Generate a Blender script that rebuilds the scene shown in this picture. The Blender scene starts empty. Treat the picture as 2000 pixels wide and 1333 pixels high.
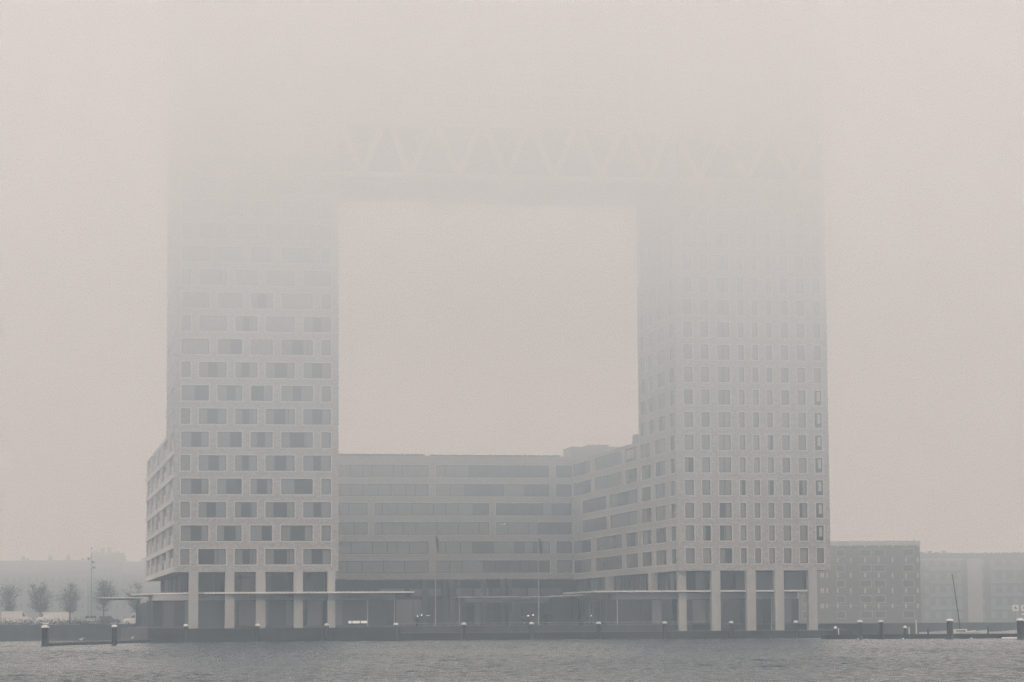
import bpy, bmesh, math, random
import numpy as np
from mathutils import Vector, Matrix
random.seed(7); np.random.seed(7)
S = bpy.context.scene
COL = S.collection
PI = math.pi

# ------------------------------------------------------------------ settings
HAZE_TOP = 92.0
S.view_settings.view_transform = 'Standard'
S.view_settings.look = 'None'
S.view_settings.gamma = 1.0
S.view_settings.exposure = 0.89
S.render.engine = 'CYCLES'
cy = S.cycles
cy.use_denoising = True
cy.denoiser = 'OPENIMAGEDENOISE'
cy.denoising_prefilter = 'NONE'
cy.max_bounces = 12
cy.diffuse_bounces = 2
cy.glossy_bounces = 2
cy.transmission_bounces = 2
cy.volume_bounces = 8
cy.transparent_max_bounces = 8
cy.volume_step_rate = 0.25
cy.volume_max_steps = 256
cy.min_light_bounces = 4
cy.use_adaptive_sampling = True            # stop early: the grain that is left suits a foggy photograph
cy.adaptive_threshold = 0.6
cy.adaptive_min_samples = 32
cy.sample_clamp_indirect = 6.0

# ------------------------------------------------------------------ camera
F = 5500.0                                   # focal length in photo pixels (2000 wide)
TILT = math.atan(553.5 / F)
ROLL = math.radians(-0.35)
EYE = 2.05                                   # eye height above the water
RC = Matrix.Rotation(PI / 2 + TILT, 3, 'X') @ Matrix.Rotation(ROLL, 3, 'Z')
cam = bpy.data.cameras.new('camera')
cam.sensor_width = 36.0
cam.lens = F / 2000 * 36.0
cam.clip_start = 0.5
cam.clip_end = 6000
co = bpy.data.objects.new('camera', cam)
COL.objects.link(co)
co.matrix_world = Matrix.Translation((0, 0, EYE)) @ RC.to_4x4()
S.camera = co

def ray(x, y):
    return RC @ Vector(((x - 1000) / F, -(y - 666.5) / F, -1.0))

def at(x, y, Y):                             # surveyed point: photo pixel + distance -> metres
    d = ray(x, y); k = Y / d.y
    return Vector((d.x * k, Y, EYE + d.z * k))

TH = math.radians(10.1)                      # the quay and the building are turned by ten degrees
U = Vector((math.cos(TH), math.sin(TH))); V = Vector((-math.sin(TH), math.cos(TH)))
OX, OY = -44.48, 370.0                       # the front left corner of the left tower

def loc(a, b, z=0.0):                        # building axes (along, back, up) -> world
    return Vector((OX + a * U.x + b * V.x, OY + a * U.y + b * V.y, z))

def plane_hit(x, y, P, A):
    d = ray(x, y); n = Vector((-A.y, A.x)); k = P.dot(n) / Vector((d.x, d.y)).dot(n)
    return (Vector((d.x, d.y)) * k - P).dot(A), EYE + d.z * k

def fa(x, y=1087, b=0.0):                    # along-coordinate of a photo pixel on the plane b
    return plane_hit(x, y, Vector((OX, OY)) + V * b, U)[0]

def sb(x, y=1085, a=0.0):                    # depth-coordinate of a photo pixel on the side plane a
    return plane_hit(x, y, Vector((OX, OY)) + U * a, V)[0]

# ------------------------------------------------------------------ materials
def nt(m):
    m.use_nodes = True
    return m.node_tree

def mat(name, col, rough=0.8, spec=0.3, var=0.0, scale=1.0, detail=4.0, streak=0.0, bump=0.0, metal=0.0, coat=0.0):
    m = bpy.data.materials.new(name); t = nt(m); p = t.nodes['Principled BSDF']
    p.inputs['Base Color'].default_value = (*col, 1); p.inputs['Roughness'].default_value = rough
    p.inputs['Specular IOR Level'].default_value = spec; p.inputs['Metallic'].default_value = metal
    if coat: p.inputs['Coat Weight'].default_value = coat
    if var > 0:
        tc = t.nodes.new('ShaderNodeTexCoord')
        n = t.nodes.new('ShaderNodeTexNoise'); n.inputs['Scale'].default_value = scale; n.inputs['Detail'].default_value = detail
        n.inputs['Roughness'].default_value = 0.65
        t.links.new(tc.outputs['Object'], n.inputs['Vector'])
        r = t.nodes.new('ShaderNodeMapRange'); r.inputs['From Min'].default_value = 0.3; r.inputs['From Max'].default_value = 0.7
        r.inputs['To Min'].default_value = 1 - var; r.inputs['To Max'].default_value = 1 + var
        t.links.new(n.outputs['Fac'], r.inputs['Value'])
        last = r.outputs['Result']
        if streak > 0:
            mp = t.nodes.new('ShaderNodeMapping'); mp.inputs['Scale'].default_value = (0.9, 0.9, 0.06)
            t.links.new(tc.outputs['Object'], mp.inputs['Vector'])
            n2 = t.nodes.new('ShaderNodeTexNoise'); n2.inputs['Scale'].default_value = 1.0; n2.inputs['Detail'].default_value = 3
            t.links.new(mp.outputs['Vector'], n2.inputs['Vector'])
            r2 = t.nodes.new('ShaderNodeMapRange'); r2.inputs['From Min'].default_value = 0.3; r2.inputs['From Max'].default_value = 0.7
            r2.inputs['To Min'].default_value = 1 - streak; r2.inputs['To Max'].default_value = 1 + streak
            t.links.new(n2.outputs['Fac'], r2.inputs['Value'])
            mu = t.nodes.new('ShaderNodeMath'); mu.operation = 'MULTIPLY'
            t.links.new(last, mu.inputs[0]); t.links.new(r2.outputs['Result'], mu.inputs[1]); last = mu.outputs[0]
        vm = t.nodes.new('ShaderNodeVectorMath'); vm.operation = 'SCALE'; vm.inputs[0].default_value = col
        t.links.new(last, vm.inputs['Scale']); t.links.new(vm.outputs[0], p.inputs['Base Color'])
        if bump:
            b = t.nodes.new('ShaderNodeBump'); b.inputs['Strength'].default_value = bump
            t.links.new(n.outputs['Fac'], b.inputs['Height']); t.links.new(b.outputs[0], p.inputs['Normal'])
    return m

def brick_mat(name, c1, c2, mortar, w, h, var):
    m = bpy.data.materials.new(name); t = nt(m); p = t.nodes['Principled BSDF']
    p.inputs['Roughness'].default_value = 0.9; p.inputs['Specular IOR Level'].default_value = 0.2
    tc = t.nodes.new('ShaderNodeTexCoord'); sx = t.nodes.new('ShaderNodeSeparateXYZ')
    t.links.new(tc.outputs['Object'], sx.inputs[0])
    ad = t.nodes.new('ShaderNodeMath'); t.links.new(sx.outputs[0], ad.inputs[0]); t.links.new(sx.outputs[1], ad.inputs[1])
    cx = t.nodes.new('ShaderNodeCombineXYZ'); t.links.new(ad.outputs[0], cx.inputs[0]); t.links.new(sx.outputs[2], cx.inputs[1])
    br = t.nodes.new('ShaderNodeTexBrick'); t.links.new(cx.outputs[0], br.inputs['Vector'])
    br.inputs['Color1'].default_value = (*c1, 1); br.inputs['Color2'].default_value = (*c2, 1); br.inputs['Mortar'].default_value = (*mortar, 1)
    br.inputs['Scale'].default_value = 1.0; br.inputs['Brick Width'].default_value = w; br.inputs['Row Height'].default_value = h
    br.inputs['Mortar Size'].default_value = 0.012
    n = t.nodes.new('ShaderNodeTexNoise'); n.inputs['Scale'].default_value = 2.2; n.inputs['Detail'].default_value = 7; n.inputs['Roughness'].default_value = 0.8
    t.links.new(cx.outputs[0], n.inputs['Vector'])
    r = t.nodes.new('ShaderNodeMapRange'); r.inputs['From Min'].default_value = 0.34; r.inputs['From Max'].default_value = 0.66
    r.inputs['To Min'].default_value = 1 - var; r.inputs['To Max'].default_value = 1 + var
    t.links.new(n.outputs['Fac'], r.inputs['Value'])
    vm = t.nodes.new('ShaderNodeVectorMath'); vm.operation = 'SCALE'
    t.links.new(br.outputs['Color'], vm.inputs[0]); t.links.new(r.outputs['Result'], vm.inputs['Scale'])
    t.links.new(vm.outputs[0], p.inputs['Base Color'])
    return m

def emit(name, col, s):
    m = bpy.data.materials.new(name); t = nt(m); p = t.nodes['Principled BSDF']
    p.inputs['Base Color'].default_value = (*col, 1)
    p.inputs['Emission Color'].default_value = (*col, 1); p.inputs['Emission Strength'].default_value = s
    return m

M = dict(
    brick=brick_mat('pale_brick', (0.40, 0.395, 0.385), (0.56, 0.55, 0.535), (0.42, 0.41, 0.40), 0.44, 0.15, 0.20),
    brick_block=brick_mat('grey_brick', (0.42, 0.415, 0.41), (0.54, 0.53, 0.52), (0.43, 0.425, 0.42), 0.44, 0.15, 0.14),
    surround=mat('pale_concrete', (0.64, 0.63, 0.61), 0.7, 0.3, 0.05, 0.8),
    column=mat('column_concrete', (0.50, 0.495, 0.485), 0.8, 0.2, 0.07, 0.7, streak=0.05),
    canopy=mat('white_canopy_edge', (0.85, 0.84, 0.82), 0.5, 0.4, 0.03, 0.5),
    fascia=mat('grey_fascia', (0.55, 0.55, 0.54), 0.7, 0.3, 0.05, 0.4),
    frame=mat('dark_window_frame', (0.045, 0.05, 0.055), 0.5, 0.4, 0.03, 1.0),
    glass=mat('dark_glass', (0.028, 0.034, 0.040), 0.08, 0.5, 0.1, 0.3),
    curtain=mat('curtained_glass', (0.22, 0.225, 0.23), 0.35, 0.5, 0.12, 1.6, coat=0.3),
    pale_pane=mat('pale_glass_patch', (0.52, 0.51, 0.50), 0.5, 0.4, 0.05, 1.0),
    shopglass=mat('shopfront_glass', (0.035, 0.042, 0.048), 0.12, 0.5, 0.25, 0.25),
    mull=mat('grey_mullion', (0.12, 0.125, 0.13), 0.5, 0.4, 0.03, 1),
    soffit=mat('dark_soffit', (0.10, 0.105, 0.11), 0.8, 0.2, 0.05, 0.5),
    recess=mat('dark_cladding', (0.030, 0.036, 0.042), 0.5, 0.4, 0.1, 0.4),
    roof=mat('roof_gravel', (0.25, 0.245, 0.24), 0.95, 0.1, 0.15, 2.0),
    quay=mat('wet_quay_stone', (0.018, 0.022, 0.027), 0.75, 0.3, 0.35, 0.6, streak=0.25, bump=0.3),
    quay_up=mat('upper_quay_brick', (0.075, 0.078, 0.080), 0.85, 0.2, 0.25, 0.5, streak=0.2),
    coping=mat('quay_coping', (0.20, 0.20, 0.195), 0.8, 0.2, 0.12, 1.2),
    bank=mat('left_bank_stone', (0.075, 0.080, 0.084), 0.85, 0.2, 0.25, 0.4, streak=0.2),
    pave=mat('paving', (0.20, 0.195, 0.19), 0.9, 0.2, 0.15, 1.0),
    ground=mat('ground', (0.12, 0.12, 0.11), 0.95, 0.1, 0.2, 0.1),
    pile=mat('dark_timber_pile', (0.026, 0.031, 0.036), 0.8, 0.25, 0.35, 2.5, streak=0.3, bump=0.3),
    cap=mat('white_pile_cap', (0.90, 0.89, 0.87), 0.5, 0.4, 0.05, 2.0),
    steel=mat('pale_steel', (0.50, 0.50, 0.49), 0.4, 0.5, 0.05, 1.0, metal=0.2),
    darksteel=mat('dark_steel', (0.05, 0.055, 0.06), 0.5, 0.4, 0.1, 1.0),
    flag=mat('dark_flag_cloth', (0.13, 0.135, 0.15), 0.9, 0.1, 0.1, 2.0),
    red_brick=brick_mat('dark_red_brick', (0.205, 0.20, 0.198), (0.25, 0.243, 0.24), (0.23, 0.23, 0.228), 0.3, 0.1, 0.2),
    brown_brick=brick_mat('brown_brick', (0.13, 0.12, 0.112), (0.19, 0.175, 0.165), (0.13, 0.125, 0.12), 0.3, 0.1, 0.2),
    tiles=mat('roof_tiles', (0.11, 0.10, 0.098), 0.9, 0.1, 0.15, 1.0),
    white=mat('white_paint', (0.78, 0.77, 0.75), 0.45, 0.4, 0.03, 1.0),
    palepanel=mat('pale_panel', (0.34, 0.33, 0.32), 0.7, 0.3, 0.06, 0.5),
    carwhite=mat('white_car_paint', (0.74, 0.73, 0.72), 0.25, 0.5, 0.03, 1.0, coat=0.6),
    carsilver=mat('silver_car_paint', (0.42, 0.43, 0.43), 0.3, 0.5, 0.03, 1.0, coat=0.6),
    cardark=mat('dark_car_paint', (0.03, 0.035, 0.042), 0.25, 0.5, 0.03, 1.0, coat=0.6),
    tyre=mat('tyre_rubber', (0.02, 0.02, 0.02), 0.9, 0.1, 0.05, 3.0),
    bark=mat('bark', (0.060, 0.055, 0.050), 0.95, 0.1, 0.2, 3.0),
    twig=mat('twigs', (0.055, 0.055, 0.052), 0.95, 0.1, 0.2, 1.0),
    leaf=mat('shrub_leaves', (0.05, 0.06, 0.05), 0.8, 0.2, 0.4, 2.0),
    gull=mat('gull_feathers', (0.75, 0.75, 0.74), 0.8, 0.2, 0.08, 6.0),
    ink=mat('sign_ink', (0.03, 0.03, 0.035), 0.7, 0.2, 0.02, 1.0),
    midglass=mat('mid_grey_glass', (0.17, 0.175, 0.18), 0.2, 0.5, 0.2, 0.5, coat=0.3),  # even mid grey, between the dark panes and the curtained ones
    truss_back=mat('glazing_behind_struts', (0.075, 0.08, 0.085), 0.25, 0.5, 0.1, 0.5),
    paleglass=mat('fog_paled_glass', (0.31, 0.31, 0.31), 0.4, 0.5, 0.10, 1.2, coat=0.3),  # reflected fog and curtains put into one pale glass colour
    balcony=mat('balcony_panel', (0.62, 0.615, 0.605), 0.6, 0.3, 0.05, 0.6),
    lamp=emit('lamp_glow', (1.0, 0.96, 0.9), 0.62),
    panel=emit('lit_panel', (1.0, 0.97, 0.93), 0.24),
)

# ------------------------------------------------------------------ helpers
class MB:
    """collects shapes with material slots and links them as ONE mesh object"""
    def __init__(s): s.v = []; s.f = []; s.m = []; s.mats = []
    def slot(s, m):
        if m not in s.mats: s.mats.append(m)
        return s.mats.index(m)
    def quad(s, pts, m):
        i = len(s.v); s.v += [tuple(p) for p in pts]; s.f.append(tuple(range(i, i + len(pts)))); s.m.append(s.slot(m))
    def box(s, p0, p1, m, T=None):
        x0, y0, z0 = p0; x1, y1, z1 = p1
        c = [(x0, y0, z0), (x1, y0, z0), (x1, y1, z0), (x0, y1, z0), (x0, y0, z1), (x1, y0, z1), (x1, y1, z1), (x0, y1, z1)]
        if T: c = [T(*q) for q in c]
        i = len(s.v); s.v += [tuple(q) for q in c]; k = s.slot(m)
        for f in ((0, 3, 2, 1), (4, 5, 6, 7), (0, 1, 5, 4), (1, 2, 6, 5), (2, 3, 7, 6), (3, 0, 4, 7)):
            s.f.append(tuple(i + j for j in f)); s.m.append(k)
    def prism(s, poly, z0, z1, m):
        n = len(poly); i = len(s.v); k = s.slot(m)
        s.v += [(x, y, z0) for x, y in poly] + [(x, y, z1) for x, y in poly]
        s.f.append(tuple(i + j for j in reversed(range(n)))); s.m.append(k)
        s.f.append(tuple(i + n + j for j in range(n))); s.m.append(k)
        for j in range(n):
            s.f.append((i + j, i + (j + 1) % n, i + n + (j + 1) % n, i + n + j)); s.m.append(k)
    def tube(s, p0, p1, r0, r1, m, n=8, cap=True):
        p0 = Vector(p0); p1 = Vector(p1); d = (p1 - p0).normalized()
        x = d.orthogonal().normalized(); y = d.cross(x); i = len(s.v); k = s.slot(m)
        for p, r in ((p0, r0), (p1, r1)):
            for j in range(n):
                a = 2 * PI * j / n; s.v.append(tuple(p + x * (r * math.cos(a)) + y * (r * math.sin(a))))
        for j in range(n):
            s.f.append((i + j, i + (j + 1) % n, i + n + (j + 1) % n, i + n + j)); s.m.append(k)
        if cap:
            s.f.append(tuple(i + j for j in reversed(range(n)))); s.m.append(k)
            s.f.append(tuple(i + n + j for j in range(n))); s.m.append(k)
    def lathe(s, prof, m, n=12, c=(0, 0, 0)):
        i = len(s.v); k = s.slot(m); h = len(prof)
        for r, z in prof:
            for j in range(n):
                a = 2 * PI * j / n; s.v.append((c[0] + r * math.cos(a), c[1] + r * math.sin(a), c[2] + z))
        for q in range(h - 1):
            for j in range(n):
                s.f.append((i + q * n + j, i + q * n + (j + 1) % n, i + (q + 1) * n + (j + 1) % n, i + (q + 1) * n + j)); s.m.append(k)
        s.f.append(tuple(i + j for j in reversed(range(n)))); s.m.append(k)
        s.f.append(tuple(i + (h - 1) * n + j for j in range(n))); s.m.append(k)
    def build(s, name, parent=None, loc_=None, smooth=False):
        me = bpy.data.meshes.new(name); me.from_pydata(s.v, [], s.f)
        for m in s.mats: me.materials.append(m)
        me.polygons.foreach_set('material_index', s.m)
        if smooth: me.polygons.foreach_set('use_smooth', [True] * len(s.f))
        me.update()
        o = bpy.data.objects.new(name, me); COL.objects.link(o)
        if parent: o.parent = parent
        if loc_ is not None: o.location = loc_
        return o

def thing(name, label, cat, l=(0, 0, 0), rz=0.0, group=None):
    o = bpy.data.objects.new(name, None); COL.objects.link(o); o.location = l; o.rotation_euler = (0, 0, rz)
    o.empty_display_size = 0.5
    o['label'] = label; o['category'] = cat
    if group: o['group'] = group
    return o

def tag(o, label, cat, group=None):
    o['label'] = label; o['category'] = cat
    if group: o['group'] = group
    return o

def kind(o, k): o['kind'] = k; return o

def dup(root, l, rz, label, group=None):
    r = root.copy(); COL.objects.link(r); r.location = l; r.rotation_euler = (0, 0, rz); r['label'] = label
    if group: r['group'] = group
    for ch in list(root.children):
        c = ch.copy(); COL.objects.link(c); c.parent = r
        for g in list(ch.children):
            d = g.copy(); COL.objects.link(d); d.parent = c
    return r

# ------------------------------------------------------------------ world, sun
W = bpy.data.worlds.new('World'); S.world = W; W.use_nodes = True
wt = W.node_tree; bg = wt.nodes['Background']
SUN_EL, SUN_AZ = math.radians(42), math.radians(200)     # behind the viewer's left shoulder, veiled
sky = wt.nodes.new('ShaderNodeTexSky'); sky.sky_type = 'NISHITA'; sky.sun_disc = False
sky.sun_elevation = SUN_EL; sky.sun_rotation = SUN_AZ; sky.air_density = 1.0; sky.dust_density = 1.0
bw = wt.nodes.new('ShaderNodeRGBToBW'); wt.links.new(sky.outputs[0], bw.inputs[0])
cl = wt.nodes.new('ShaderNodeMix'); cl.data_type = 'RGBA'; cl.blend_type = 'MULTIPLY'; cl.inputs['Factor'].default_value = 1.0
wt.links.new(bw.outputs[0], cl.inputs[6]); cl.inputs[7].default_value = (1.02, 1.0, 1.0, 1)   # grey overcast
mx = wt.nodes.new('ShaderNodeMix'); mx.data_type = 'RGBA'; mx.inputs['Factor'].default_value = 0.94
wt.links.new(sky.outputs[0], mx.inputs[6]); wt.links.new(cl.outputs[2], mx.inputs[7])
cv = wt.nodes.new('ShaderNodeMix'); cv.data_type = 'RGBA'; cv.inputs['Factor'].default_value = 0.85     # overcast: cloud three times brighter at the zenith than at the horizon, dark below it
wc = wt.nodes.new('ShaderNodeTexCoord'); wz = wt.nodes.new('ShaderNodeSeparateXYZ'); wt.links.new(wc.outputs['Generated'], wz.inputs[0])
def wm(op, a, b):
    n = wt.nodes.new('ShaderNodeMath'); n.operation = op
    for i, q in enumerate((a, b)):
        if isinstance(q, (int, float)): n.inputs[i].default_value = q
        else: wt.links.new(q, n.inputs[i])
    return n.outputs[0]
lum = wm('MULTIPLY', wm('MULTIPLY_ADD', wz.outputs[2], 6.0), wm('GREATER_THAN', wz.outputs[2], 0.0)); lum.node.inputs[0].links[0].from_node.inputs[2].default_value = 3.0
vs = wt.nodes.new('ShaderNodeVectorMath'); vs.operation = 'SCALE'; vs.inputs[0].default_value = (1.122, 1.0, 0.922); wt.links.new(lum, vs.inputs['Scale'])
wt.links.new(mx.outputs[2], cv.inputs[6]); wt.links.new(vs.outputs[0], cv.inputs[7])
wt.links.new(cv.outputs[2], bg.inputs['Color']); bg.inputs['Strength'].default_value = 0.12
sl = bpy.data.lights.new('sun', 'SUN'); sl.energy = 0.5; sl.angle = math.radians(40); sl.color = (1.0, 0.95, 0.88)
so = bpy.data.objects.new('sun', sl); COL.objects.link(so)
dv = Vector((math.sin(SUN_AZ) * math.cos(SUN_EL), math.cos(SUN_AZ) * math.cos(SUN_EL), math.sin(SUN_EL)))
so.rotation_euler = dv.to_track_quat('Z', 'Y').to_euler(); so.location = (0, -50, 150)

# ------------------------------------------------------------------ haze
HX0, HX1, HY0, HY1 = -700, 700, -150, 1350
hb = MB(); hm = bpy.data.materials.new('fog_air'); t = nt(hm)
t.nodes.remove(t.nodes['Principled BSDF'])
pv = t.nodes.new('ShaderNodeVolumePrincipled')
pv.inputs['Color'].default_value = (0.72, 0.87, 1.0, 1)
pv.inputs['Absorption Color'].default_value = (0.90, 0.90, 0.90, 1)
pv.inputs['Anisotropy'].default_value = 0.2
geo = t.nodes.new('ShaderNodeNewGeometry'); sx = t.nodes.new('ShaderNodeSeparateXYZ'); t.links.new(geo.outputs['Position'], sx.inputs[0])
def math_node(op, a, b):
    n = t.nodes.new('ShaderNodeMath'); n.operation = op
    for i, q in enumerate((a, b)):
        if isinstance(q, (int, float)): n.inputs[i].default_value = q
        else: t.links.new(q, n.inputs[i])
    return n.outputs[0]
# thin mist at the water, thickening with height into the low cloud around the tower tops
prof = ((0, .00118), (9, .00135), (14, .0022), (20, .0038), (27, .0050), (35, .0074), (41, .0130), (47, .0166), (56, .0142), (66, .0156), (80, .0200), (92, .0200))
ra = t.nodes.new('ShaderNodeValToRGB'); cr = ra.color_ramp
for i, (z, d_) in enumerate(prof):
    el = cr.elements[i] if i < 2 else cr.elements.new(z / 92.0)
    el.position = z / 92.0; v_ = d_ / .02; el.color = (v_, v_, v_, 1)
t.links.new(math_node('DIVIDE', sx.outputs[2], 92.0), ra.inputs[0])
dens = math_node('MULTIPLY', ra.outputs[0], .02)
cm = t.nodes.new('ShaderNodeMix'); cm.data_type = 'RGBA'; cm.inputs[6].default_value = (0.70, 0.86, 1.0, 1); cm.inputs[7].default_value = (0.91, 0.915, 0.92, 1)   # fine bluish mist below, neutral cloud droplets above
mr = t.nodes.new('ShaderNodeMapRange'); mr.inputs['From Min'].default_value = 22.0; mr.inputs['From Max'].default_value = 55.0; t.links.new(sx.outputs[2], mr.inputs['Value'])
t.links.new(mr.outputs['Result'], cm.inputs['Factor']); t.links.new(cm.outputs[2], pv.inputs['Color'])
t.links.new(dens, pv.inputs['Density'])
t.links.new(pv.outputs[0], t.nodes['Material Output'].inputs['Volume'])
hm.cycles.volume_sampling = 'DISTANCE'
hb.box((HX0, HY0, -1.4), (HX1, HY1, HAZE_TOP), hm)
haze = kind(hb.build('haze'), 'stuff'); haze['label'] = 'thick pale fog hanging over the water and swallowing the tower tops'
haze.display_type = 'WIRE'

# ------------------------------------------------------------------ water
def make_water():
    Y0, Y1, HW = 72.0, 372.0, 0.235
    nr, nc = 1500, 740
    ys = Y0 * (Y1 / Y0) ** (np.arange(nr) / (nr - 1)); us = np.linspace(-1, 1, nc)
    X = ys[:, None] * HW * us[None, :]; Yg = np.repeat(ys[:, None], nc, 1); Z = np.zeros_like(X)
    rng = np.random.RandomState(3)
    for i in range(64):
        lam = 0.28 * (3.2 / 0.28) ** rng.rand(); ang = rng.normal(-1.3, 0.7); k = 2 * PI / lam
        amp = 0.0068 * lam ** 0.62 * (0.6 + 0.8 * rng.rand())
        Z += amp * np.sin(k * (X * math.cos(ang) + Yg * math.sin(ang)) + rng.rand() * 2 * PI)
    gust = 0.75 + 0.35 * np.sin(X * 0.11 + 1.3 + 1.2 * np.sin(Yg * 0.031)) * np.sin(Yg * 0.053 + X * 0.02)
    edge = np.clip((1 - np.abs(us)) / 0.02, 0, 1)[None, :] * np.clip(np.minimum(np.arange(nr), nr - 1 - np.arange(nr)) / 6.0, 0, 1)[:, None]
    Z *= gust * edge
    v = np.stack([X, Yg, Z], -1).reshape(-1, 3)
    idx = np.arange(nr * nc).reshape(nr, nc)
    q = np.stack([idx[:-1, :-1], idx[:-1, 1:], idx[1:, 1:], idx[1:, :-1]], -1).reshape(-1, 4)
    B = 660.0; x0, x1 = Y0 * HW, Y1 * HW
    ex = np.array([[-x0, Y0, 0], [x0, Y0, 0], [x1, Y1, 0], [-x1, Y1, 0], [-B, -120, 0], [B, -120, 0], [B, 620, 0], [-B, 620, 0]], float)
    n0 = len(v); v = np.vstack([v, ex])
    eq = np.array([[4, 5, 1, 0], [5, 6, 2, 1], [6, 7, 3, 2], [7, 4, 0, 3]]) + n0
    q = np.vstack([q, eq])
    me = bpy.data.meshes.new('water'); me.vertices.add(len(v)); me.vertices.foreach_set('co', v.ravel().astype('f'))
    me.loops.add(q.size); me.loops.foreach_set('vertex_index', q.ravel().astype('i'))
    me.polygons.add(len(q)); me.polygons.foreach_set('loop_start', np.arange(0, q.size, 4).astype('i'))
    me.update(calc_edges=True); me.polygons.foreach_set('use_smooth', [True] * len(q))
    m = bpy.data.materials.new('harbour_water'); t = nt(m); p = t.nodes['Principled BSDF']
    p.inputs['Base Color'].default_value = (0.022, 0.046, 0.064, 1); p.inputs['Roughness'].default_value = 0.12; p.inputs['IOR'].default_value = 1.333
    tc = t.nodes.new('ShaderNodeTexCoord'); mp = t.nodes.new('ShaderNodeMapping'); mp.inputs['Scale'].default_value = (1.0, 1.35, 1.0)
    t.links.new(tc.outputs['Object'], mp.inputs[0])
    n = t.nodes.new('ShaderNodeTexNoise'); n.inputs['Scale'].default_value = 4.5; n.inputs['Detail'].default_value = 4; t.links.new(mp.outputs[0], n.inputs['Vector'])
    b = t.nodes.new('ShaderNodeBump'); b.inputs['Strength'].default_value = 0.7; b.inputs['Distance'].default_value = 0.06
    t.links.new(n.outputs['Fac'], b.inputs['Height']); t.links.new(b.outputs[0], p.inputs['Normal'])
    me.materials.append(m)
    o = bpy.data.objects.new('water', me); COL.objects.link(o); kind(o, 'structure')
make_water()

# ------------------------------------------------------------------ ground
g = MB()
pts = [loc(-3, 8), loc(104, 8), Vector((60, 500, 0)), Vector((660, 500, 0)), Vector((660, 1300, 0)), Vector((-660, 1300, 0)), Vector((-660, 446, 0)), Vector((-62, 446, 0))]
g.prism([(p.x, p.y) for p in pts], -0.9, 1.85, M['ground'])
kind(g.build('ground'), 'structure')
g = MB(); g.prism([(-660, 447), (-66, 447), (-66, 1290), (-660, 1290)], 1.86, 2.45, M['ground']); kind(g.build('street'), 'structure')
BLD = thing('apartment_building', 'pale brick apartment building with two tall towers joined by a high bridge in fog', 'building', (OX, OY, 0), TH)
g = MB(); g.box((-3, 1.9, 1.853), (98, 72, 1.95), M['pave'])
pz = kind(g.build('pavement', None, (OX, OY, 0)), 'structure'); pz.rotation_euler = (0, 0, TH)

# ------------------------------------------------------------------ building
# facade frames: (s along, d outward, z up) -> building axes
Ffront = lambda b: (lambda s, d, z: (s, b - d, z))
Fleft = lambda a: (lambda s, d, z: (a - d, s, z))
Fright = lambda a: (lambda s, d, z: (a + d, s, z))
Fback = lambda b: (lambda s, d, z: (s, b + d, z))
PITCH, SILL0, BASE, TOP = 3.085, 10.12, 9.13, 90.0
WH = 2.03

def facade(mb, T, s0, s1, z0, z1, rows, m, rev, depth=0.28):
    """wall sheet with real holes; rows = list of (za, zb, [(sa, sb), ...]) from the bottom up"""
    z = z0
    def q(a, b, c, d_): mb.quad([T(a, 0, c), T(b, 0, c), T(b, 0, d_), T(a, 0, d_)], m)
    for za, zb, ops in rows:
        q(s0, s1, z, za); s = s0
        for sa, sb_ in sorted(ops):
            if sa > s + 1e-4: q(s, sa, za, zb)
            s = sb_
            for A, B_ in (((sa, za), (sb_, za)), ((sb_, za), (sb_, zb)), ((sb_, zb), (sa, zb)), ((sa, zb), (sa, za))):
                mb.quad([T(A[0], 0, A[1]), T(B_[0], 0, B_[1]), T(B_[0], -depth, B_[1]), T(A[0], -depth, A[1])], rev)
        if s < s1 - 1e-4: q(s, s1, za, zb)
        z = zb
    q(s0, s1, z, z1)

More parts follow.
